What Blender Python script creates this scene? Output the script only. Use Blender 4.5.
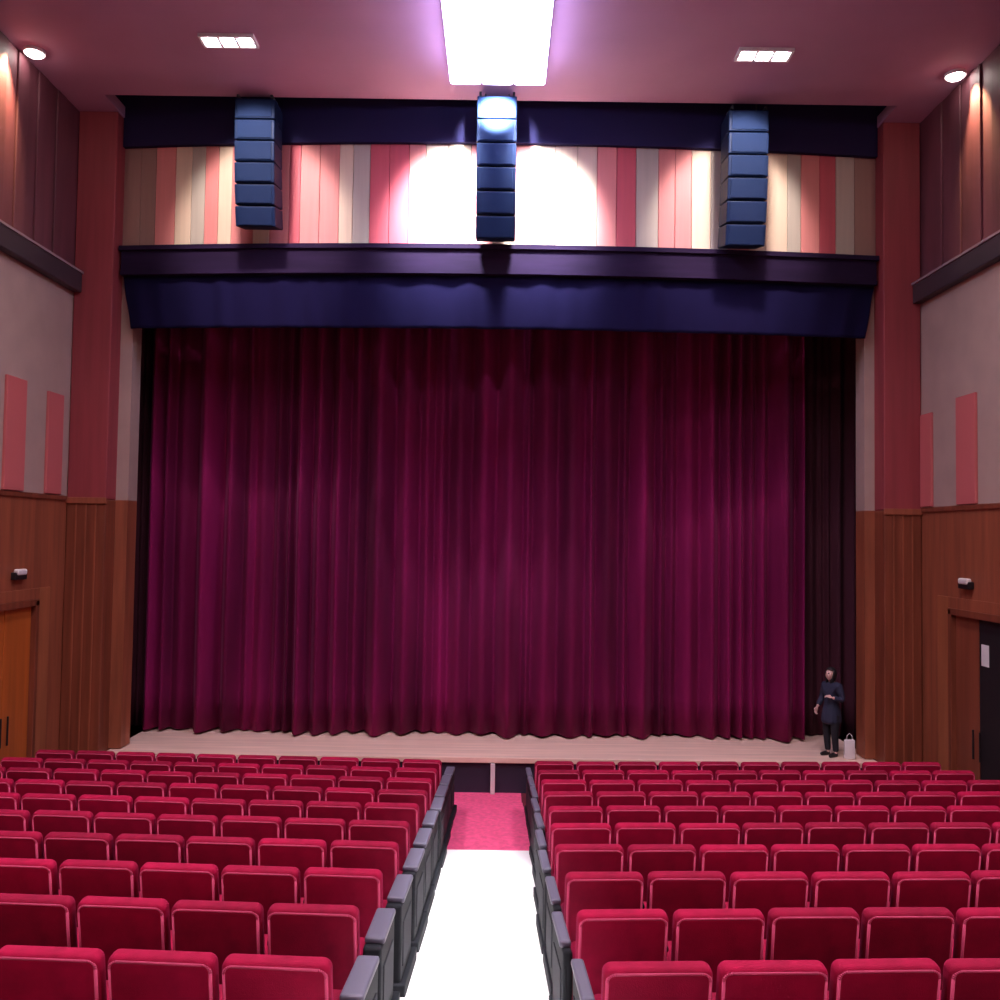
import bpy, bmesh, math, random
from mathutils import Vector, Matrix
random.seed(7)
for o in list(bpy.data.objects): bpy.data.objects.remove(o)
C = bpy.context.scene
COL = C.collection
EYE = 4.53

# ---------------------------------------------------------------- camera
cd = bpy.data.cameras.new('camera'); cam = bpy.data.objects.new('camera', cd); COL.objects.link(cam)
cd.sensor_width = 36; cd.lens = 36*0.9; cd.clip_end = 200
cam.matrix_world = Matrix.Translation((0, 0, EYE)) @ Matrix.Rotation(math.radians(92.23), 4, 'X') @ Matrix.Rotation(math.radians(0.8), 4, 'Z')
C.camera = cam

# ---------------------------------------------------------------- world, exposure
w = bpy.data.worlds.new('world'); C.world = w; w.use_nodes = True
w.node_tree.nodes['Background'].inputs[0].default_value = (0.02, 0.012, 0.02, 1)
w.node_tree.nodes['Background'].inputs[1].default_value = 1.0
C.view_settings.view_transform = 'Standard'; C.view_settings.look = 'None'
C.view_settings.gamma = 1; C.view_settings.use_curve_mapping = False
C.view_settings.exposure = 0.0

# ---------------------------------------------------------------- lights
def aim(o, d): o.rotation_euler = Vector(d).to_track_quat('-Z', 'Y').to_euler()
def spot(name, loc, d, power, col, angle, blend=.5, size=.1):
    l = bpy.data.lights.new(name, 'SPOT'); l.energy = power; l.color = col
    l.spot_size = math.radians(angle); l.spot_blend = blend; l.shadow_soft_size = size
    o = bpy.data.objects.new(name, l); COL.objects.link(o); o.location = loc; aim(o, d); return o
def area(name, loc, d, power, col, sx, sy, spread=180):
    l = bpy.data.lights.new(name, 'AREA'); l.energy = power; l.color = col
    l.shape = 'RECTANGLE'; l.size = sx; l.size_y = sy; l.spread = math.radians(spread)
    o = bpy.data.objects.new(name, l); COL.objects.link(o); o.location = loc; aim(o, d); return o
# unseen downlights added to light the seats (their fixtures are built below)
ADDED_LAMPS = [(-4.2, 9.6), (4.0, 9.6), (-4.2, 5.0), (4.0, 5.0), (-4.2, 0.5), (4.0, 0.5)]
for hx, hy in ADDED_LAMPS:
    area('added_seat_light', (hx, hy, 11.9), (0, 0, -1), 185, (1, .78, .86), .7, .35, 120)
area('added_aisle_light', (-.15, 7.0, 11.88), (0, 0, -1), 105, (1, .97, 1), .12, 7.2, 7)  # narrow strip of light added to blow out the white aisle
# stage wash from the triple downlights and the centre floodlight
spot('stage_wash', (-4.22, 13.4, 11.9), (-.05, 2.6, -1.75), 900, (1, .86, .84), 62, .5, .15)
spot('stage_wash', (3.97, 13.58, 11.9), (.05, 2.5, -1.75), 900, (1, .86, .84), 62, .5, .15)
spot('stage_wash', (-.95, 14.15, 11.7), (.0, 1.45, -1.3), 3600, (.95, .94, 1), 62, .8, .25)
spot('stage_wash', (.58, 14.15, 11.7), (.0, 1.45, -1.3), 3600, (.95, .94, 1), 62, .8, .25)
spot('speaker_wash', (-.14, 13.75, 11.64), (0, 1, -.05), 16000, (.9, .98, 1), 42, .9, .1)
spot('curtain_wash', (-4.22, 13.3, 11.9), (.5, 4.4, -10), 700, (1, .66, .9), 78, 1, .7)
spot('curtain_wash', (3.97, 13.4, 11.9), (-.5, 4.4, -10), 700, (1, .66, .9), 78, 1, .7)
spot('wall_wash', (-7.38, 13.45, 11.88), (-.32, -.12, -1), 800, (1, .66, .34), 62, .8, .05)
spot('wall_wash', (7.18, 13.95, 11.88), (.32, -.12, -1), 600, (1, .66, .34), 62, .8, .05)

# ---------------------------------------------------------------- materials
def mat(name, col, rough=.6, metal=0, sheen=0, sheen_col=None, emit=None, es=0, spec=.5,
        var=0, scale=(4, 4, 4), bump=0, bscale=60, coords='Object'):
    m = bpy.data.materials.new(name); m.use_nodes = True
    nt = m.node_tree; b = nt.nodes['Principled BSDF']
    b.inputs['Base Color'].default_value = (*col, 1); b.inputs['Roughness'].default_value = rough
    b.inputs['Metallic'].default_value = metal; b.inputs['Specular IOR Level'].default_value = spec
    if sheen:
        b.inputs['Sheen Weight'].default_value = sheen; b.inputs['Sheen Roughness'].default_value = .4
        b.inputs['Sheen Tint'].default_value = (*(sheen_col or col), 1)
    if emit:
        b.inputs['Emission Color'].default_value = (*emit, 1); b.inputs['Emission Strength'].default_value = es
    if var or bump:
        tc = nt.nodes.new('ShaderNodeTexCoord'); mp = nt.nodes.new('ShaderNodeMapping')
        mp.inputs['Scale'].default_value = scale
        nt.links.new(tc.outputs[coords], mp.inputs['Vector'])
    if var:
        n = nt.nodes.new('ShaderNodeTexNoise'); n.inputs['Scale'].default_value = 1; n.inputs['Detail'].default_value = 5
        nt.links.new(mp.outputs[0], n.inputs['Vector'])
        r = nt.nodes.new('ShaderNodeValToRGB')
        r.color_ramp.elements[0].position = .3; r.color_ramp.elements[1].position = .7
        r.color_ramp.elements[0].color = (*[c*(1-var) for c in col], 1)
        r.color_ramp.elements[1].color = (*[min(1, c*(1+var)) for c in col], 1)
        nt.links.new(n.outputs[0], r.inputs[0]); nt.links.new(r.outputs[0], b.inputs['Base Color'])
    if bump:
        n2 = nt.nodes.new('ShaderNodeTexNoise'); n2.inputs['Scale'].default_value = bscale
        nt.links.new(tc.outputs[coords], n2.inputs['Vector'])
        bp = nt.nodes.new('ShaderNodeBump'); bp.inputs['Strength'].default_value = bump; bp.inputs['Distance'].default_value = .01
        nt.links.new(n2.outputs[0], bp.inputs['Height']); nt.links.new(bp.outputs[0], b.inputs['Normal'])
    return m
M = {}
M['seat'] = mat('seat_velour', (.30, .001, .036), .8, spec=.2, sheen=.2, sheen_col=(1, .12, .4), var=.22, scale=(7, 7, 7), bump=.2, bscale=180)
def per_object_tone(m, lo):
    nt = m.node_tree; b = nt.nodes['Principled BSDF']; src = b.inputs['Base Color'].links[0].from_socket
    oi = nt.nodes.new('ShaderNodeObjectInfo'); mr = nt.nodes.new('ShaderNodeMapRange'); mr.inputs['To Min'].default_value = lo; mr.inputs['To Max'].default_value = 1.15
    mx = nt.nodes.new('ShaderNodeVectorMath'); mx.operation = 'SCALE'
    nt.links.new(oi.outputs['Random'], mr.inputs['Value']); nt.links.new(src, mx.inputs[0]); nt.links.new(mr.outputs[0], mx.inputs['Scale'])
    nt.links.new(mx.outputs[0], b.inputs['Base Color'])
per_object_tone(M['seat'], .7)   # tone differs a little at random per object
M['piping'] = mat('seat_piping', (.60, .06, .16), .8, sheen=.4, sheen_col=(1, .4, .6))
M['seat_shell'] = mat('seat_side_shell', (.03, .02, .035), .5)
M['end'] = mat('end_panel_laminate', (.012, .014, .018), .7, spec=.15, var=.2)
M['pad'] = mat('armrest_grey', (.12, .12, .17), .35)
M['inlay'] = mat('end_panel_inlay', (.03, .032, .04), .7, spec=.15)
M['steel'] = mat('dark_steel', (.05, .05, .06), .35, metal=.8)
M['curtain'] = mat('curtain_velvet', (.17, .004, .062), .8, spec=.2, sheen=.12, sheen_col=(.9, .25, .6), var=.5, scale=(2.2, .1, .12), bump=.1, bscale=90)  # upright noise streaks put light and shade of the folds into the colour
M['leg_curtain'] = mat('dark_curtain_velvet', (.06, .006, .02), .85, sheen=.15, var=.2, scale=(3, .1, .2))
M['valance'] = mat('navy_valance_cloth', (.007, .005, .034), .9, spec=.1, sheen=.04, sheen_col=(.4, .4, 1))
M['pelmet'] = mat('dark_pelmet_board', (.018, .008, .034), .8, spec=.15, var=.2, scale=(1, 3, 8))
M['ceiling'] = mat('ceiling_plaster', (.46, .26, .40), .8, var=.06, scale=(.7, .7, .7))
M['fascia'] = mat('dark_fascia', (.022, .018, .065), .9, spec=.1)
M['maroon'] = mat('maroon_upper_wall', (.13, .035, .05), .6, var=.25, scale=(1, 3, .4))
M['wallcream'] = mat('grey_cream_wall', (.42, .30, .26), .8, var=.06, scale=(2, 2, 2))
M['pinkpanel'] = mat('salmon_panel', (.55, .13, .13), .7)
M['pilred'] = mat('red_pilaster', (.30, .045, .055), .6, var=.12, scale=(9, 9, .5))
M['wood'] = mat('wainscot_wood', (.30, .085, .042), .45, var=.22, scale=(9, 9, .6))
M['wooddark'] = mat('dark_wood', (.20, .05, .025), .45, var=.25, scale=(9, 9, .6))
M['door'] = mat('orange_door_wood', (.46, .11, .02), .4, var=.2, scale=(6, 6, .4))
M['archi'] = mat('tan_architrave_wood', (.36, .115, .05), .45, var=.15, scale=(9, 9, .6))
M['doorbrown'] = mat('brown_door_wood', (.24, .06, .03), .45, var=.2, scale=(6, 6, .4))
M['black'] = mat('black_paint', (.008, .006, .01), .6)
M['white'] = mat('white_plastic', (.75, .72, .72), .5)
M['paper'] = mat('white_paper', (.85, .85, .85), .8)
M['stage'] = mat('stage_boards', (.86, .62, .50), .5, var=.12, scale=(.6, 9, 1))
M['stagefront'] = mat('stage_front_dark', (.02, .018, .04), .6)
M['aislewhite'] = mat('white_aisle_floor', (.88, .88, .86), .5, var=.02)
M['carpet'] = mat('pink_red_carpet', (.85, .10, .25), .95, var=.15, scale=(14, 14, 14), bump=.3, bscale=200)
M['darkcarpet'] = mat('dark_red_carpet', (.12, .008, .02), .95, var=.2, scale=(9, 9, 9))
M['spk'] = mat('speaker_cabinet_paint', (.003, .012, .045), .55, spec=.15)
M['grille'] = mat('speaker_grille', (.004, .015, .055), .6, spec=.15, bump=.6, bscale=220)
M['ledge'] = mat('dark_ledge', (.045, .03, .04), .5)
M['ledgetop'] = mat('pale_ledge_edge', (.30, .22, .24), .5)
M['lamp'] = mat('lamp_glow', (1, 1, 1), .5, emit=(1, .96, 1), es=45)
M['flood'] = mat('flood_glow', (1, 1, 1), .5, emit=(.60, .58, 1), es=15)
M['lampwarm'] = mat('warm_lamp_glow', (1, 1, 1), .5, emit=(1, .92, .85), es=30)
HC = {'c': (.78, .60, .44), 'p': (.74, .26, .24), 'g': (.52, .45, .37), 'r': (.60, .10, .13), 'b': (.34, .20, .16)}
for k, c in HC.items(): M['h'+k] = mat('header_board_'+{'c': 'cream', 'p': 'pink', 'g': 'grey', 'r': 'red', 'b': 'brown'}[k], c, .6, var=.06, scale=(12, 12, .6))

# ---------------------------------------------------------------- helpers
def link(name, me, m, parent=None):
    o = bpy.data.objects.new(name, me); COL.objects.link(o)
    for x in (m if isinstance(m, (list, tuple)) else [m]): me.materials.append(x)
    if parent: o.parent = parent
    return o
def bm_obj(name, bm, m, parent=None, smooth=False):
    me = bpy.data.meshes.new(name); bmesh.ops.recalc_face_normals(bm, faces=bm.faces); bm.to_mesh(me); bm.free()
    if smooth:
        for p in me.polygons: p.use_smooth = True
    return link(name, me, m, parent)
def add_box(bm, x0, x1, y0, y1, z0, z1, bev=0, seg=2, mtx=None, mi=0):
    b = bmesh.new()
    vs = [b.verts.new((x, y, z)) for x in (x0, x1) for y in (y0, y1) for z in (z0, z1)]
    for f in ((0, 1, 3, 2), (4, 6, 7, 5), (0, 4, 5, 1), (2, 3, 7, 6), (0, 2, 6, 4), (1, 5, 7, 3)): b.faces.new([vs[i] for i in f])
    bmesh.ops.recalc_face_normals(b, faces=b.faces)
    if bev: bmesh.ops.bevel(b, geom=b.edges[:], offset=bev, segments=seg, profile=.5, affect='EDGES')
    for f in b.faces: f.material_index = mi
    if mtx: bmesh.ops.transform(b, matrix=mtx, verts=b.verts)
    me = bpy.data.meshes.new('t'); b.to_mesh(me); b.free(); bm.from_mesh(me); bpy.data.meshes.remove(me)
def box(name, dims, m, parent=None, bev=0, seg=2, smooth=False, mtx=None):
    bm = bmesh.new(); add_box(bm, *dims, bev, seg, mtx); return bm_obj(name, bm, m, parent, smooth)
def add_tube(bm, a, b, r, n=12, r2=None):
    a, b = Vector(a), Vector(b); d = b-a; t = bmesh.new()
    bmesh.ops.create_cone(t, cap_ends=True, segments=n, radius1=r, radius2=r if r2 is None else r2, depth=d.length)
    mx = Matrix.Translation((a+b)/2) @ d.to_track_quat('Z', 'Y').to_matrix().to_4x4()
    bmesh.ops.transform(t, matrix=mx, verts=t.verts)
    me = bpy.data.meshes.new('t'); t.to_mesh(me); t.free(); bm.from_mesh(me); bpy.data.meshes.remove(me)
def tube(name, a, b, r, m, parent=None, n=12, r2=None):
    bm = bmesh.new(); add_tube(bm, a, b, r, n, r2); return bm_obj(name, bm, m, parent)
def struct(o): o['kind'] = 'structure'; return o
def tag(o, label, cat, group=None):
    o['label'] = label; o['category'] = cat
    if group: o['group'] = group
    return o
def thing(name, loc, label, cat, group=None, rz=0):
    o = bpy.data.objects.new(name, None); COL.objects.link(o); o.location = loc; o.rotation_euler = (0, 0, rz)
    o.empty_display_size = .2
    return tag(o, label, cat, group)
def copy_tree(o, parent=None):
    c = o.copy(); COL.objects.link(c); c.parent = parent
    for ch in o.children: copy_tree(ch, c)
    return c

# ---------------------------------------------------------------- floor (rows angled a little towards the stage)
XC, K = -.13, .047
ROW_D, RISE, Z0, Y0 = .93, .118, 1.44, 4.7
def yrow(k, x): return Y0+ROW_D*k + K*max(0, abs(x-XC)-.66)
def zrow(k): return Z0-RISE*k
XL, XR = -7.62, 7.42
KMIN, KMAX = -5, 9
def terrace(name, xs, m, kmax=KMAX):
    bm = bmesh.new(); prof = []
    for k in range(KMIN, kmax+1):
        prof += [(k, -.2, zrow(k)), (k, .73, zrow(k))]
    rows = []
    for x in xs:
        pts = [(x, yrow(KMIN, x)-.2-3, zrow(KMIN))]+[(x, yrow(k, x)+o, z) for k, o, z in prof]
        if kmax == KMAX:
            pts += [(x, yrow(KMAX, x)+.73, .26), (x, yrow(KMAX, x)+1.3, .26), (x, yrow(KMAX, x)+1.3, .14), (x, yrow(KMAX, x)+1.9, .14), (x, yrow(KMAX, x)+1.9, 0), (x, 16.3, 0)]
        rows.append([bm.verts.new(p) for p in pts])
    for a, b in zip(rows, rows[1:]):
        for i in range(len(a)-1): bm.faces.new((a[i], a[i+1], b[i+1], b[i]))
    me = bpy.data.meshes.new(name)
    bmesh.ops.recalc_face_normals(bm, faces=bm.faces); bm.to_mesh(me); bm.free()
    return struct(link(name, me, m))
AL, AR = -.78, .44
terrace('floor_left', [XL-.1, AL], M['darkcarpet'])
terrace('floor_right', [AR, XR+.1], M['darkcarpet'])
# aisle: white part up to y = 11, then pink-red carpet down to the stage
bm = bmesh.new()
def strip(y0, y1, z, y0z, mi):
    a = [bm.verts.new((AL, y0, y0z)), bm.verts.new((AR, y0, y0z)), bm.verts.new((AR, y0, z)), bm.verts.new((AL, y0, z)), bm.verts.new((AL, y1, z)), bm.verts.new((AR, y1, z))]
    f = bm.faces.new(a[:4]); g = bm.faces.new((a[3], a[2], a[5], a[4])); f.material_index = g.material_index = mi
zp = zrow(KMIN); yy = Y0+ROW_D*KMIN-3
for k in range(KMIN, KMAX+1):
    y0 = yy if k == KMIN else Y0+ROW_D*k-.2
    y1 = Y0+ROW_D*k+.73
    if k <= 6: strip(y0, y1, zrow(k), zp, 0)
    else: strip(y0, y1, zrow(k), zp, 1)
    zp = zrow(k)
strip(Y0+ROW_D*9+.73, Y0+ROW_D*9+1.3, .26, zp, 1); strip(Y0+ROW_D*9+1.3, Y0+ROW_D*9+1.9, .14, .26, 1); strip(Y0+ROW_D*9+1.9, 16.3, 0, .14, 1)
me = bpy.data.meshes.new('floor_aisle'); bm.to_mesh(me); bm.free()
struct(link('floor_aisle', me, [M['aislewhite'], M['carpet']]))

# ---------------------------------------------------------------- ceiling and walls
CZ = 12.0
struct(box('ceiling', (XL-.3, XR+.3, -4, 15.2, CZ, CZ+.2), M['ceiling']))
for a, b in ((XL-.3, -6.9), (6.74, XR+.3)): struct(box('ceiling_return', (a, b, 15.2, 16.5, CZ, CZ+.2), M['ceiling']))
struct(box('ceiling_slot', (-6.95, 6.8, 15.0, 16.7, 12.7, 12.8), M['fascia']))
for a, b in ((-6.98, -6.93), (6.76, 6.81)): struct(box('ceiling_slot_side', (a, b, 15.19, 16.7, CZ+.2, 12.7), M['fascia']))
struct(box('ceiling_slot_front', (-6.95, 6.8, 15.1, 15.19, CZ+.2, 12.7), M['fascia']))
struct(box('wall_back', (XL-.3, XR+.3, -4.2, -4, 0, CZ), M['wallcream']))
DL = (13.1, 14.93, 3.35)   # left door opening y0 y1 top
DR = (13.1, 14.85, 3.42)
for side, X, s, D in (('left', XL, -1, DL), ('right', XR, 1, DR)):
    bm = bmesh.new()
    def wb(y0, y1, z0, z1, mi): add_box(bm, min(X, X+s*.25), max(X, X+s*.25), y0, y1, z0, z1, mi=mi)
    wb(-4, D[0], -.3, 5.06, 0); wb(D[1], 19.6, -.3, 5.06, 0); wb(D[0], D[1], D[2], 5.06, 0)
    wb(-4, 19.6, 5.06, 8.85, 1); wb(-4, 19.6, 8.85, CZ+.2, 2)
    struct(bm_obj('wall_'+side, bm, [M['wood'], M['wallcream'], M['maroon']]))
    # thin cap where wood meets plaster
    struct(box('trim_1' if side == 'left' else 'trim_2', (min(X, X-s*.03), max(X, X-s*.03), -4, 15.8, 5.03, 5.11), M['wooddark'], bev=.008))
    # ledge
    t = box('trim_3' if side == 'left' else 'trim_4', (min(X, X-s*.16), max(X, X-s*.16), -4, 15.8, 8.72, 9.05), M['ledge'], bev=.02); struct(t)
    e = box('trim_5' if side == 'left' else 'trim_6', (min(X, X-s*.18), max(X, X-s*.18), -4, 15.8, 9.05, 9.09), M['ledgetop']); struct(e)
# grooves: upright battens on the upper maroon walls
n = 7
for X, s in ((XL, -1), (XR, 1)):
    bm = bmesh.new(); y = -3.6
    while y < 15.6:
        add_box(bm, min(X, X-s*.035), max(X, X-s*.035), y, y+.3, 9.1, CZ-.02, .01); y += .62
    struct(bm_obj('trim_%d' % n, bm, M['maroon'])); n += 1
# salmon acoustic panels on the plaster
def wall_panel(X, s, y0, y1, z0, z1, label):
    o = box('wall_panel', (min(X, X-s*.05), max(X, X-s*.05), y0, y1, z0, z1), M['pinkpanel'], bev=.012)
    tag(o, label, 'wall panel', 'salmon panels on the side walls')
wall_panel(XL, -1, 13.72, 14.30, 5.12, 6.89, 'salmon upright panel on left wall, above the orange door')
wall_panel(XL, -1, 15.0, 15.52, 5.12, 6.84, 'salmon upright panel on left wall, next to the red pilaster')
wall_panel(XR, 1, 15.38, 15.78, 5.12, 6.74, 'salmon upright panel on right wall, next to the red pilaster')
wall_panel(XR, 1, 13.95, 14.54, 5.12, 6.86, 'salmon upright panel on right wall, nearer the photo edge')

# pilasters + proscenium wall
def pilaster(x0, x1, n1):
    bm = bmesh.new()
    add_box(bm, x0, x1, 15.8, 16.5, 0, 5.06, .02, mi=0); add_box(bm, x0, x1, 15.8, 16.5, 5.06, CZ, .02, mi=1)
    for g in (.25, .5, .75):
        xx = x0+(x1-x0)*g; add_box(bm, xx-.012, xx+.012, 15.785, 15.81, 0.02, 5.0, mi=2)
    add_box(bm, x0-.01, x1+.01, 15.77, 15.82, 4.98, 5.09, .01, mi=2)
    struct(bm_obj('wall_'+n1, bm, [M['wooddark'], M['pilred'], M['wood']]))
pilaster(XL+.01, -6.92, 'pilaster_left'); pilaster(6.75, XR-.01, 'pilaster_right')
OL, OR, OT = -6.70, 6.57, 9.2
bm = bmesh.new()
for a, b in ((-6.93, OL), (OR, 6.76)):
    add_box(bm, a, b, 16.2, 16.6, .64, 5.06, mi=0); add_box(bm, a, b, 16.2, 16.6, 5.06, 11.6, mi=1)
struct(bm_obj('wall_proscenium', bm, [M['wood'], M['wallcream']]))
# bowed header of upright coloured boards
def bow(x): return .38*(1-(x/6.9)**2)
edges = [(-6.93, 'b'), (-6.6, 'b'), (-6.32, 'p'), (-5.95, 'c'), (-5.65, 'g'), (-5.4, 'p'), (-5.15, 'c'), (-4.9, 'p'), (-4.5, 'c'), (-4.2, 'p'), (-3.85, 'r'),
         (-3.65, 'p'), (-3.3, 'p'), (-2.95, 'c'), (-2.7, 'g'), (-2.4, 'r'), (-2.05, 'r'), (-1.7, 'p'), (-1.4, 'c'), (-1.0, 'c'), (-.6, 'p'), (-.2, 'c'), (.2, 'p'), (.5, 'c'), (.9, 'c'), (1.3, 'c'), (1.65, 'p'), (2.0, 'r'),
         (2.35, 'g'), (2.75, 'p'), (3.05, 'p'), (3.35, 'c'), (3.7, 'g'), (4.0, 'p'), (4.4, 'c'), (4.7, 'c'), (5.1, 'g'), (5.35, 'p'), (5.7, 'r'), (6.0, 'g'), (6.35, 'b'), (6.76, None)]
order = ['c', 'p', 'g', 'r', 'b']
bm = bmesh.new()
for (a, k), (b, _) in zip(edges, edges[1:]):
    ya, yb = 16.15-bow(a), 16.15-bow(b)
    ang = math.atan2(yb-ya, b-a)
    L = math.hypot(b-a, yb-ya)
    add_box(bm, .004, L-.004, 0, .12, 9.63, 11.62, .006, 1, Matrix.Translation((a, ya, 0)) @ Matrix.Rotation(ang, 4, 'Z'), order.index(k))
struct(bm_obj('wall_header', bm, [M['h'+k] for k in order]))
# dark fascia slot above the boards
bm = bmesh.new(); N = 24
for i in range(N):
    a, b = -6.93+13.69*i/N, -6.93+13.69*(i+1)/N
    ya, yb = 16.05-bow(a), 16.05-bow(b)
    add_box(bm, 0, math.hypot(b-a, yb-ya), 0,   .4, 11.47, 12.7, mtx=Matrix.Translation((a, ya, 0)) @ Matrix.Rotation(math.atan2(yb-ya, b-a), 4, 'Z'))
struct(bm_obj('trim_9', bm, M['fascia']))
# stage house (black, mostly hidden behind the curtain)
struct(box('wall_stage_back', (-9, 9, 19.6, 19.8, -.3, 12.2), M['black']))
struct(box('wall_stage_left', (-9, XL, 16.4, 19.6, 0, 12.2), M['black']))
struct(box('wall_stage_right', (XR, 9, 16.4, 19.6, 0, 12.2), M['black']))
struct(box('ceiling_stage', (-9, 9, 16.6, 19.8, 12.2, 12.4), M['black']))

# ---------------------------------------------------------------- stage
st = thing('stage', (0, 16, 0), 'low stage with pale boards and dark front below the curtain', 'stage')
def local(o, t): o.location = -Vector(t.location); return o
local(box('stage_floor', (-6.9, 6.74, 15.98, 19.55, .54, .62), M['stage'], st, bev=.01), st)
local(box('stage_front', (-6.9, 6.74, 16.02, 16.1, 0, .54), M['stagefront'], st), st)
local(box('nosing', (-6.9, 6.74, 15.955, 15.985, .53, .625), M['stage'], st, bev=.01), st)
p = box('post', (-.1, -.02, 15.9, 15.95, 0, .53), M['white'], bev=.01)
tag(p, 'thin white post against the dark stage front at the end of the aisle', 'post')

# ---------------------------------------------------------------- pelmet, valance, curtains
def swept(name, x0, x1, z0, z1, ybase, thick, m, parent=None, bowk=.6, n=30):
    bm = bmesh.new(); cols = []
    for i in range(n+1):
        x = x0+(x1-x0)*i/n; y = ybase-bowk*bow(x)
        cols.append([bm.verts.new(p) for p in ((x, y, z0), (x, y, z1), (x, y+thick, z1), (x, y+thick, z0))])
    for a, b in zip(cols, cols[1:]):
        for j in range(4): bm.faces.new((a[j], a[(j+1) % 4], b[(j+1) % 4], b[j]))
    bm.faces.new(cols[0]); bm.faces.new(cols[-1])
    return bm_obj(name, bm, m, parent)
pel = thing('pelmet', (0, 15.9, 9.1), 'long dark pelmet box running across the top of the stage opening', 'pelmet')
local(swept('board', -6.87, 6.70, 9.16, 9.60, 16.0, .17, M['pelmet'], pel, bowk=1), pel)
local(swept('cornice', -6.90, 6.73, 9.54, 9.62, 15.95, .2, M['pelmet'], pel, bowk=1), pel)
local(swept('lower_moulding', -6.87, 6.70, 9.1, 9.17, 15.97, .18, M['pelmet'], pel, bowk=1), pel)

def drape(name, xa, xb, z0, z1, y, amp, wl, m, label, cat, seed, taper=0, nz=14, hem=0, parent=None, sharp=1, bowk=0):
    rnd = random.Random(seed); bm = bmesh.new()
    n = int((xb-xa)/.022); ph = 0; prof = []; a_ = amp; wcur = wl
    big = [(rnd.uniform(.4, 1.1), rnd.uniform(0, 6.28), rnd.uniform(.3, 1)) for _ in range(4)]
    for i in range(n+1):
        x = xa+(xb-xa)*i/n
        ph += 2*math.pi*.022/wcur
        if ph > 2*math.pi:
            ph -= 2*math.pi; wcur = wl*rnd.uniform(.55, 1.7); a_ = amp*rnd.uniform(.35, 1.25)*min(1.4, wcur/wl+.3)
        s = (1-math.cos(ph))/2
        prof.append(-a_*s**sharp + sum(.12*amp*q*math.sin(f*x*2+p0) for f, p0, q in big))
    rows = []
    for j in range(nz+1):
        t = j/nz; z = z0+(z1-z0)*t; row = []
        k = 1-.15*t
        for i in range(n+1):
            x = xa+(xb-xa)*i/n
            if taper: x = x*(1+0) + (1 if x < 0 else -1)*taper*(1-t)*abs((x-(xa+xb)/2)/((xb-xa)/2))**2
            sway = .006*math.sin(i*.05+j*.5)
            zz = z + (hem*math.sin(i*.11)*(1-t)**6 if hem else 0)
            row.append(bm.verts.new((x+sway, y+prof[i]*k-bowk*bow(x), zz)))
        rows.append(row)
    for a, b in zip(rows, rows[1:]):
        for i in range(n): bm.faces.new((a[i], a[i+1], b[i+1], b[i]))
    o = bm_obj(name, bm, m, parent, smooth=True)
    so = o.modifiers.new('thickness', 'SOLIDIFY'); so.thickness = .012; so.offset = 1
    return tag(o, label, cat) if label else o
drape('stage_curtain', -6.95, 5.92, .66, 10.6, 17.85, .30, .32, M['curtain'],
      'tall closed crimson velvet stage curtain hanging in deep folds', 'curtain', 11, hem=.012, sharp=.8)
drape('side_curtain', -7.5, -6.75, .64, 10.6, 18.15, .08, .16, M['leg_curtain'],
      'narrow dark curtain at the left end of the stage opening', 'curtain', 12)
drape('side_curtain', 5.75, 7.3, .64, 10.6, 18.15, .10, .2, M['leg_curtain'],
      'dark maroon curtain at right end of the stage, behind the standing person', 'curtain', 13)
drape('valance', -6.86, 6.69, 8.15, 9.09, 16.1, .03, .5, M['valance'],
      'dark navy valance cloth hanging under the pelmet above the red curtain', 'valance', 14, taper=.17, bowk=1)

# ---------------------------------------------------------------- doors
def double_door(X, s, D, mats, name, n):
    y0, y1, zt = D; ym = 14.05
    fr = bmesh.new()
    for a, b in ((y0-.02, y0+.07), (y1-.08, y1+.02)):
        add_box(fr, min(X-s*.03, X+s*.2), max(X-s*.03, X+s*.2), a, b, 0, zt, .008)
    add_box(fr, min(X-s*.03, X+s*.2), max(X-s*.03, X+s*.2), y0-.02, y1+.02, zt-.09, zt+.02, .008)
    f = struct(bm_obj(name, fr, M['wooddark']))
    ov = box('architrave', (min(X, X-s*.02), max(X, X-s*.02), y1+.021, y1+.38, 0, zt+.2), M['archi'], f, bev=.005)
    box('overpanel', (min(X, X-s*.02), max(X, X-s*.02), y0-.2, y1+.02, zt+.021, zt+.2), M['wood'], f, bev=.005)
    for (a, b), m in zip(((y0+.08, ym-.01), (ym+.01, y1-.09)), mats):
        l = bmesh.new(); xa, xb = X+s*.05, X+s*.1
        add_box(l, min(xa, xb), max(xa, xb), a, b, .02, zt-.1, .004)
        d = bm_obj('door_leaf', l, m, f)
        fx = X+s*.05
        tube('door_handle', (fx-s*.05, (ym-.1 if a < ym-.1 else ym+.1), 1.15), (fx-s*.05, (ym-.1 if a < ym-.1 else ym+.1), 1.6), .015, M['steel'], d)
        box('hinge_rail', (min(fx, fx-s*.012), max(fx, fx-s*.012), a+.08, b-.08, .1, .35), M['steel'], d)
    return f
double_door(XL, -1, DL, (M['door'], M['door']), 'door_1', 1)
double_door(XR, 1, DR, (M['black'], M['doorbrown']), 'door_2', 2)
tag(box('paper_notice', (XR+.042, XR+.048, 13.76, 13.97, 2.62, 2.95), M['paper']), 'white paper notice on the black door leaf in the right wall', 'notice')
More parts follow.
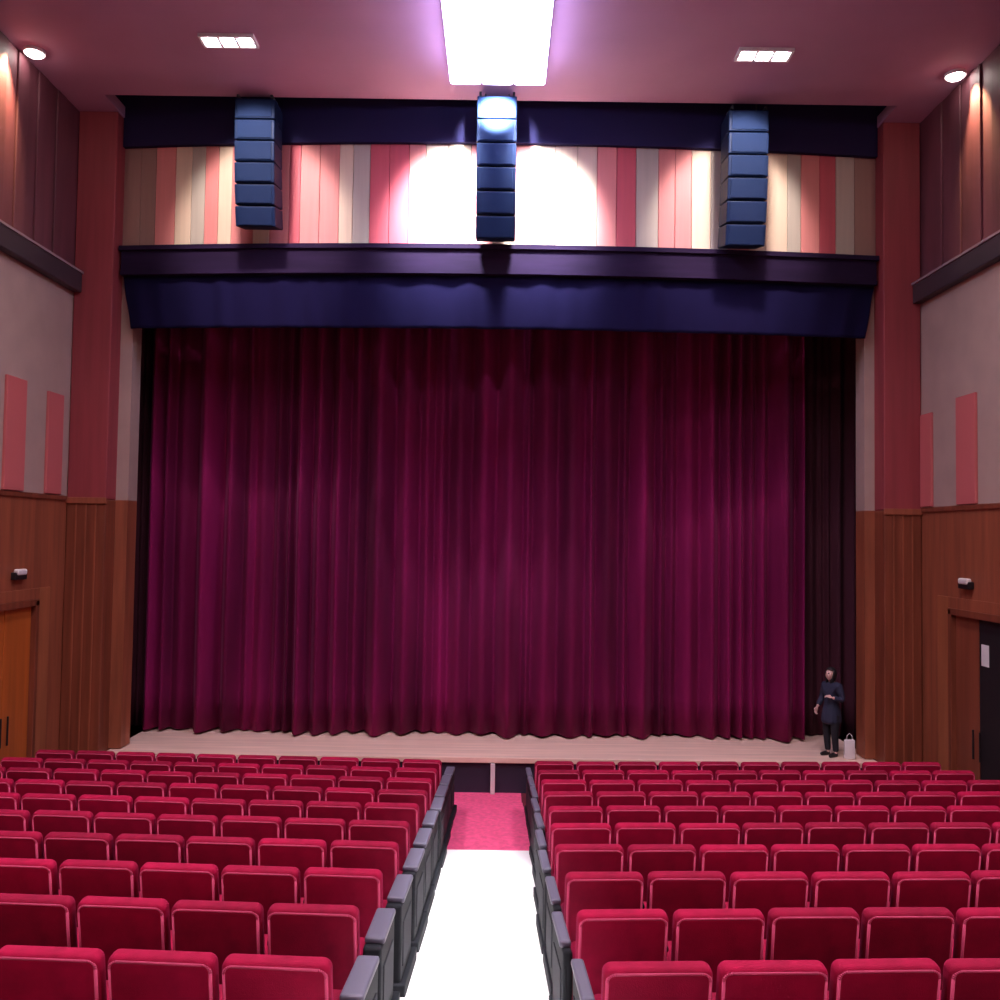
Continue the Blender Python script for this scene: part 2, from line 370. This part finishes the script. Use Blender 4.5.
# dark corridors behind the doors
for X, s in ((XL, -1), (XR, 1)):
    struct(box('wall_corridor_left' if s < 0 else 'wall_corridor_right', (min(X+s*.27, X+s*.3), max(X+s*.27, X+s*.3), 12.8, 15.2, -.2, 3.8), M['black']))
def emergency(x, y, z, s, label):
    t = thing('emergency_light', (x, y, z), label, 'emergency light')
    box('housing', (min(0, -s*.09), max(0, -s*.09), -.17, .17, -.08, .04), M['steel'], t, bev=.015)
    box('lens', (min(-s*.02, -s*.11), max(-s*.02, -s*.11), -.14, .14, -.01, .09), M['white'], t, bev=.03, seg=3)
emergency(XL, 14.25, 3.80, -1, 'small white emergency light above the orange door in left wall')
emergency(XR, 14.25, 3.86, 1, 'small white emergency light above the black door in right wall')

# ---------------------------------------------------------------- ceiling lamps
def triple(x, y, label, rz=0, group='triple recessed ceiling downlights'):
    t = thing('ceiling_downlight', (x, y, CZ), label, 'ceiling light', group, rz)
    bm = bmesh.new()
    add_box(bm, -.42, .42, -.17, -.13, -.05, 0); add_box(bm, -.42, .42, .13, .17, -.05, 0)
    for q in (-.42, -.15, .11, .38): add_box(bm, q, q+.04, -.13, .13, -.05, 0)
    bm_obj('frame', bm, M['white'], t)
    for q in (-.26, 0, .26):
        l = bmesh.new(); bmesh.ops.create_uvsphere(l, u_segments=20, v_segments=10, radius=.11)
        bmesh.ops.transform(l, matrix=Matrix.Translation((q, 0, -.03)) @ Matrix.Diagonal((1, 1, .35, 1)), verts=l.verts)
        bm_obj('lamp', l, M['lamp'], t, smooth=True)
triple(-4.22, 13.4, 'triple white downlight in ceiling above the left hanging speaker')
triple(3.97, 13.58, 'triple white downlight in ceiling above the right hanging speaker')
for hx, hy in ADDED_LAMPS:  # out-of-view fixtures added to go with the seat lights
    t = thing('added_ceiling_lamp', (hx, hy, CZ), 'added recessed white lamp in the ceiling over the %s, %s row back from stage' % ('left seats' if hx < 0 else 'right seats', {9.6: 'nearest', 5.0: 'second', .5: 'third'}[hy]), 'ceiling light', 'added lamps over the seating')
    bm = bmesh.new()
    for a, b in ((-.42, -.37), (.37, .42)): add_box(bm, a, b, -.25, .25, -.06, 0)
    for a, b in ((-.25, -.2), (.2, .25)): add_box(bm, -.37, .37, a, b, -.06, 0)
    bm_obj('frame', bm, M['white'], t); box('diffuser', (-.37, .37, -.2, .2, -.03, -.01), M['lamp'], t)
t = thing('added_linear_lamp', (-.17, 6.6, CZ), 'added long slim white ceiling lamp running above the centre aisle', 'ceiling light')  # unseen fixture added to account for the bright aisle strip
box('housing', (-.14, .14, -3.65, 3.65, -.03, 0), M['white'], t); box('diffuser', (-.1, .1, -3.6, 3.6, -.05, -.03), M['lamp'], t)
# centre floodlight box
fl = thing('ceiling_floodlight', (-.13, 12.85, CZ), 'large glaring white light box in the ceiling above the centre speaker', 'ceiling light')
box('housing', (-.76, .76, -1.2, 1.2, -.16, 0), M['white'], fl, bev=.02)
bm = bmesh.new()
for q in range(3):
    for r in range(3): add_box(bm, -.755+q*.505, -.755+q*.505+.5, -1.19+r*.795, -1.19+r*.795+.785, -.34, -.16, .05, 3)
bm_obj('lens', bm, M['flood'], fl, smooth=False)
# wall wash lamps in the corners
def washer(x, y, s, label):
    t = thing('wall_washer', (x, y, CZ), label, 'ceiling light')
    tube('ring', (0, 0, -.05), (0, 0, 0), .16, M['white'], t, 24)
    l = bmesh.new(); bmesh.ops.create_uvsphere(l, u_segments=20, v_segments=10, radius=.13)
    bmesh.ops.transform(l, matrix=Matrix.Translation((0, 0, -.05)) @ Matrix.Diagonal((1, 1, .4, 1)), verts=l.verts)
    bm_obj('lamp', l, M['lampwarm'], t, smooth=True)
washer(-7.38, 13.8, -1, 'round white lamp in the ceiling corner above left wall')
washer(7.18, 14.1, 1, 'round bright lamp in the ceiling corner above right wall')

# ---------------------------------------------------------------- hanging line array speakers
def line_array(x, y, ztop, zbot, wd, label):
    t = thing('line_array_speaker', (x, y, zbot), label, 'loudspeaker', 'hanging black column loudspeakers')
    H = ztop-zbot; n = 6; h = H/n
    for i in range(n):
        zc = H-h*(i+.5); tilt = math.radians(1+i*2.4); yo = .0+.018*i*i*.4
        mx = Matrix.Translation((0, yo, zc)) @ Matrix.Rotation(tilt, 4, 'X')
        c = box('speaker_cabinet', (-wd/2, wd/2, -.28, .28, -h/2+.008, h/2-.008), M['spk'], t, bev=.015, mtx=mx)
        box('grille', (-wd/2+.05, wd/2-.05, -.295, -.275, -h/2+.03, h/2-.03), M['grille'], c, bev=.006, mtx=mx)
    bm = bmesh.new()
    for sx in (-1, 1):
        add_box(bm, sx*wd*.42-.02, sx*wd*.42+.02, -.3, .3, H-.0, H+.05)
    add_box(bm, -wd*.45, wd*.45, -.05, .05, H+.02, H+.07)
    bm_obj('rigging_frame', bm, M['steel'], t)
    for sx in (-1, 1):
        tube('cable', (sx*wd*.3, 0, H+.05), (sx*wd*.3, 0, (CZ if y < 15 else 12.7)-zbot), .012, M['steel'], t)
line_array(-4.25, 15.27, 11.88, 9.80, .68, 'navy column loudspeaker hanging over left part of the stage')
line_array(-.14, 14.98, 11.84, 9.55, .66, 'navy column loudspeaker hanging at the centre below the glaring light')
line_array(4.13, 15.27, 11.80, 9.58, .68, 'navy column loudspeaker hanging over right part of the stage')

# ---------------------------------------------------------------- theatre seats
PITCH = .60; HB = .9
def rounded_panel(wd, z0, z1, y0, th, r, crown=.012, nseg=6):
    """upholstered back: rounded top corners, soft edges"""
    bm = bmesh.new(); pts = [(-wd/2, z0), (wd/2, z0)]
    for i in range(nseg+1):
        a = math.pi/2*i/nseg; pts.append((wd/2-r+r*math.cos(a), z1-r+r*math.sin(a)))
    for i in range(nseg+1):
        a = math.pi/2+math.pi/2*i/nseg; pts.append((-wd/2+r+r*math.cos(a), z1-r+r*math.sin(a)))
    f = [bm.verts.new((x, y0, z)) for x, z in pts]; b = [bm.verts.new((x, y0+th, z)) for x, z in pts]
    bm.faces.new(f); bm.faces.new(b[::-1]); n = len(pts)
    for i in range(n): bm.faces.new((f[i], b[i], b[(i+1) % n], f[(i+1) % n]))
    bmesh.ops.recalc_face_normals(bm, faces=bm.faces)
    es = [e for e in bm.edges if abs(e.verts[0].co.y-e.verts[1].co.y) < 1e-6]
    bmesh.ops.bevel(bm, geom=es, offset=th*.33, segments=4, profile=.5, affect='EDGES')
    return bm
def make_seat(side, end=0):
    t = thing('theatre_seat', (0, 0, 0), '', 'theatre seat', '')
    R = Matrix.Translation((0, 0, .42)) @ Matrix.Rotation(math.radians(9), 4, 'X') @ Matrix.Translation((0, 0, -.42))
    bm = rounded_panel(.565, .34, HB, .02, .10, .05)
    bmesh.ops.transform(bm, matrix=R, verts=bm.verts); bk = bm_obj('backrest', bm, M['seat'], t, smooth=True)
    # raised welt framing the rear upholstery
    bm = bmesh.new(); path = [(-.264, .38)]+[(-.264+.04*(1-math.cos(a*math.pi/12)), HB-.066+.04*math.sin(a*math.pi/12)) for a in range(7)]; path += [(-x, z) for x, z in reversed(path)]
    for (xa, za), (xb, zb) in zip(path, path[1:]): add_tube(bm, (xa, .028, za), (xb, .028, zb), .010, 8)
    bmesh.ops.transform(bm, matrix=R, verts=bm.verts); bm_obj('piping', bm, M['piping'], bk, smooth=True)
    box('seat_cushion', (-.25, .25, .14, .60, .36, .47), M['seat'], t, bev=.035, seg=3, smooth=True)
    box('seat_pan', (-.23, .23, .15, .57, .33, .37), M['seat_shell'], t, bev=.01)
    for sx in (() if end == side else (side,)):
        box('armrest', (sx*.3-.016, sx*.3+.016, .10, .52, .60, .64), M['end'], t, bev=.014, seg=3)
        box('leg', (sx*.3-.013, sx*.3+.013, .18, .26, 0, .61), M['steel'], t, bev=.005)
    if end:
        def sp(a, b): return (min(end*a, end*b), max(end*a, end*b))
        p = box('end_panel', (*sp(.30, .42 if end > 0 else .36), .04, .58, .02, .64), M['end'], t, bev=.018, seg=3)
        box('plinth', (*sp(.29, .46 if end > 0 else .38), .0, .62, .0, .10), M['end'], p, bev=.01)
        box('inlay', (*sp(.415 if end > 0 else .355, .428 if end > 0 else .368), .12, .50, .18, .50), M['inlay'], p, bev=.004)
        box('arm_pad', (*sp(.30, .43 if end > 0 else .375), .10, .56, .635, .68), M['pad'], p, bev=.016, seg=3)
    return t
protos = {(a, b): make_seat(a, b) for a in (-1, 1) for b in (-1, 0, 1)}
used = {k: False for k in protos}
ORD = ['first', 'second', 'third', 'fourth', 'fifth', 'sixth', 'seventh', 'eighth', 'ninth', 'tenth', 'eleventh', 'twelfth']
GAPR = [.54, .49, .49, .475, .49, .52, .52, .535, .535, .535]
GAPL = [-.81, -.815, -.79, -.775, -.775, -.77, -.755, -.77, -.77, -.77]
for k in range(10):
    for side, xe in ((-1, GAPL[k]), (1, GAPR[k])):
        ang = math.atan(K)*side
        lim = .5556*(Y0+ROW_D*k)+.25
        wall = 6.95 if side < 0 else 6.65
        j = 0
        while True:
            xs = xe+side*(PITCH/2+PITCH*j)
            if abs(xs)-PITCH/2 > lim or abs(xs)+PITCH/2 > wall+.02: break
            nxt = abs(xs)+PITCH*1.5 > wall+.02
            end = -side if j == 0 else (side if nxt and k > 7 else 0)
            key = (side, end)
            if not used[key]: o = protos[key]; used[key] = True
            else: o = copy_tree(protos[key])
            o.location = (xs, yrow(k, xs)+random.uniform(-.012, .012), zrow(k))
            o.rotation_euler = (0, 0, ang+random.uniform(-.012, .012))
            sd = 'left' if side < 0 else 'right'
            rw = ('nearest row' if k == 0 else ORD[k]+' row from camera') if k < 5 else ('front row by the stage' if k == 9 else ORD[9-k]+' row from stage')
            if j == 0: o['label'] = 'crimson seat with dark end panel at %s edge of aisle, %s' % (sd, rw)
            else: o['label'] = 'crimson theatre seat %s of aisle, %s, %s from the aisle' % (sd, rw, ORD[j])
            o['group'] = 'theatre seats in the block %s of the aisle' % sd
            j += 1
for k_, u in used.items():
    if not u:
        for ch in list(protos[k_].children_recursive)+[protos[k_]]: bpy.data.objects.remove(ch)

# ---------------------------------------------------------------- person standing on the stage
M['skin'] = mat('skin', (.72, .45, .40), .55)
M['hair'] = mat('black_hair', (.012, .009, .012), .5)
M['coat'] = mat('dark_navy_coat', (.022, .026, .06), .8, bump=.3, bscale=80)
M['trouser'] = mat('black_trousers', (.01, .01, .018), .8)
M['shoe'] = mat('black_shoe', (.012, .01, .012), .4)
M['eye'] = mat('dark_eye', (.02, .01, .01), .2)
M['bag'] = mat('white_bag', (.78, .74, .76), .7)
def skin_mesh(verts, edges, radii, sub=2):
    me = bpy.data.meshes.new('s'); me.from_pydata(verts, edges, []); o = bpy.data.objects.new('s', me); COL.objects.link(o)
    m = o.modifiers.new('k', 'SKIN'); sv = me.skin_vertices[0].data
    for v, r in zip(sv, radii): v.radius = (r, r) if not isinstance(r, tuple) else r
    sv[0].use_root = True
    o.modifiers.new('u', 'SUBSURF').levels = sub
    dg = bpy.context.evaluated_depsgraph_get(); ev = o.evaluated_get(dg)
    out = bpy.data.meshes.new_from_object(ev); bpy.data.objects.remove(o); return out
def chains(cs):
    V, E, Rr = [], [], []; idx = {}
    for c in cs:
        prev = None
        for (x, y, z, r) in c:
            key = (round(x, 4), round(y, 4), round(z, 4))
            if key not in idx: idx[key] = len(V); V.append((x, y, z)); Rr.append(r)
            i = idx[key]
            if prev is not None: E.append((prev, i))
            prev = i
    return skin_mesh(V, E, Rr)
# person faces -x and a little towards the seats; local frame: front = -y, turned by the empty's rotation
pr = thing('person', (6.06, 16.45, .62), 'person with dark hair in a dark navy coat standing at right end of the stage', 'person', rz=math.radians(-62))
Hh = 1.56
pelvis = (0, 0, .84, .115)
def leg(s):
    return [pelvis, (s*.085, 0, .76, .085), (s*.09, -.02, .44, .058), (s*.09, .015, .10, .038), (s*.09, .0, .05, .036), (s*.095, -.11, .03, .03)]
spine = [pelvis, (0, .01, .98, .10), (0, .01, 1.12, .115), (0, .015, 1.25, .10), (0, .01, 1.32, .05), (0, -.01, 1.40, .045)]
def arm(s, el, wr): return [(0, .015, 1.25, .10), (s*.15, .015, 1.26, .055), (*el, .038), (*wr, .026)]
armR = arm(-1, (-.22, .02, 1.02), (-.20, -.14, .86)); armL = arm(1, (.23, .04, 1.02), (.14, -.14, 1.08))
body = bmesh.new()
body.from_mesh(chains([spine, leg(-1), leg(1), armR, armL]))
def hand(wr, d, side, up):
    d = Vector(d).normalized(); up = Vector(up).normalized(); lat = d.cross(up).normalized(); w0 = Vector(wr)
    palm = bmesh.new()
    bmesh.ops.create_uvsphere(palm, u_segments=14, v_segments=10, radius=1)
    basis = Matrix((lat, up, d)).transposed().to_4x4()
    bmesh.ops.transform(palm, matrix=Matrix.Translation(w0+d*.045) @ basis @ Matrix.Diagonal((.038, .016, .052, 1)), verts=palm.verts)
    me = bpy.data.meshes.new('p'); palm.to_mesh(me); palm.free(); body.from_mesh(me)
    for i, ln in enumerate((.062, .072, .068, .052)):
        a = w0+d*.075+lat*(-.027+.018*i)
        b = a+d*ln*.45-up*.006; c = b+d*ln*.3-up*.018; e = c+d*ln*.15-up*.022
        body.from_mesh(chains([[(*(a-d*.03), .009), (*a, .009), (*b, .0085), (*c, .008), (*e, .007)]]))
    a = w0+d*.03-lat*.03*side; b = a-lat*.025*side+d*.022; c = b+d*.028-up*.008
    body.from_mesh(chains([[(*(a+lat*.02*side), .010), (*a, .010), (*b, .0095), (*c, .008)]]))
hand((-.20, -.14, .86), (.02, -.45, -.9), 1, (-1, 0, 0)); hand((.14, -.14, 1.08), (-.75, -.5, .25), -1, (0, -.4, 1))
# head
hd = bmesh.new(); bmesh.ops.create_uvsphere(hd, u_segments=32, v_segments=24, radius=1)
for v in hd.verts:
    x, y, z = v.co
    jaw = 1-.28*max(0, -z)**1.3
    v.co = Vector((x*.074*jaw, y*.092*(1-.12*max(0, -z)), z*.112))
    if y < -.5:
        if abs(x) < .18: v.co.y -= .020*max(0, 1-abs(z+.12)/.25)*(1-abs(x)/.18)     # nose
        if abs(z+.48) < .09 and abs(x) < .3: v.co.y -= .005                       # lips
        if abs(z-.08) < .14 and .2 < abs(x) < .55: v.co.y += .007                 # eye sockets
HM = Matrix.Translation((0, -.025, 1.465)) @ Matrix.Rotation(math.radians(-14), 4, 'X')
for sx in (-1, 1):   # ears
    e = bmesh.new(); bmesh.ops.create_uvsphere(e, u_segments=12, v_segments=8, radius=1)
    bmesh.ops.transform(e, matrix=Matrix.Translation((sx*.075, .01, -.005)) @ Matrix.Diagonal((.010, .018, .030, 1)), verts=e.verts)
    me = bpy.data.meshes.new('e'); e.to_mesh(me); hd.from_mesh(me)
bmesh.ops.transform(hd, matrix=HM, verts=hd.verts)
me = bpy.data.meshes.new('h'); hd.to_mesh(me); hd.free(); body.from_mesh(me)
bo = bm_obj('body', body, M['skin'], pr, smooth=True)
rm = bo.modifiers.new('remesh', 'REMESH'); rm.mode = 'VOXEL'; rm.voxel_size = .006; rm.use_smooth_shade = True
for sx in (-1, 1):
    e = bmesh.new(); bmesh.ops.create_uvsphere(e, u_segments=12, v_segments=8, radius=.011)
    bmesh.ops.transform(e, matrix=HM @ Matrix.Translation((sx*.028, -.078, .009)), verts=e.verts); bm_obj('eye', e, M['eye'], pr, smooth=True)
# hair: shell over the back of the head, reaching the collar
hr = bmesh.new(); bmesh.ops.create_uvsphere(hr, u_segments=36, v_segments=28, radius=1)
kill = [v for v in hr.verts if (v.co.y < -.42 and v.co.z < .52) or v.co.z < -.92]
bmesh.ops.delete(hr, geom=kill, context='VERTS')
for v in hr.verts:
    x, y, z = v.co
    v.co = Vector((x*.087, y*.104+.006, z*.124+.006 - (.05*max(0, -z) if y > -.2 else 0)))
    v.co += Vector((math.sin(x*31+z*9), math.sin(z*27), 0))*.0016
bmesh.ops.transform(hr, matrix=HM, verts=hr.verts)
h = bm_obj('hair', hr, M['hair'], pr, smooth=True); s_ = h.modifiers.new('t', 'SOLIDIFY'); s_.thickness = .012; s_.offset = 1
# coat: torso + sleeves + skirt
ct = bmesh.new()
ct.from_mesh(chains([[(0, .005, .56, .19), (0, .005, .66, .19), (0, .005, .80, .18), (0, .01, .97, .128), (0, .01, 1.12, .138), (0, .015, 1.25, .118), (0, .01, 1.335, .062)],
    [(0, .015, 1.25, .118), (-.155, .015, 1.26, .080), (-.225, .02, 1.02, .060), (-.203, -.125, .878, .046)],
    [(0, .015, 1.25, .118), (.155, .015, 1.26, .080), (.235, .04, 1.02, .060), (.152, -.12, 1.075, .046)]]))
c = bm_obj('coat', ct, M['coat'], pr, smooth=True)
rm = c.modifiers.new('r', 'REMESH'); rm.mode = 'VOXEL'; rm.voxel_size = .009; rm.use_smooth_shade = True
tr = bmesh.new()
tr.from_mesh(chains([[(0, 0, .78, .13), (0, 0, .86, .14)]]))
for sx in (-1, 1):
    tr.from_mesh(chains([[(sx*.07, 0, .80, .10), (sx*.088, 0, .70, .097), (sx*.09, -.02, .44, .072), (sx*.09, .01, .13, .055), (sx*.09, .005, .085, .054)]]))
c = bm_obj('trousers', tr, M['trouser'], pr, smooth=True)
rm = c.modifiers.new('r', 'REMESH'); rm.mode = 'VOXEL'; rm.voxel_size = .008; rm.use_smooth_shade = True
for sx in (-1, 1):
    s = bmesh.new(); s.from_mesh(chains([[(sx*.09, .045, .040, .040), (sx*.092, -.04, .040, .043), (sx*.097, -.13, .034, .036), (sx*.098, -.165, .031, .028)]]))
    for v in s.verts: v.co.z = max(v.co.z, .001)
    bm_obj('shoe', s, M['shoe'], pr, smooth=True)
# white bag by the feet
bg = thing('carrier_bag', (6.31, 16.25, .62), 'small white carrier bag standing on the stage beside the person', 'bag')
bm = bmesh.new(); add_box(bm, -.09, .09, -.055, .055, 0, .34, .02, 3)
for v in bm.verts:
    k = v.co.z/.34; v.co.y *= 1-.45*k; v.co.x *= 1+.06*math.sin(v.co.z*20)
bm_obj('pouch', bm, M['bag'], bg, smooth=True)
bm = bmesh.new()
pts = [(-.05, 0, .33), (-.045, 0, .41), (0, 0, .45), (.045, 0, .41), (.05, 0, .33)]
for a, b in zip(pts, pts[1:]): add_tube(bm, a, b, .006, 8)
bm_obj('handle', bm, M['bag'], bg)
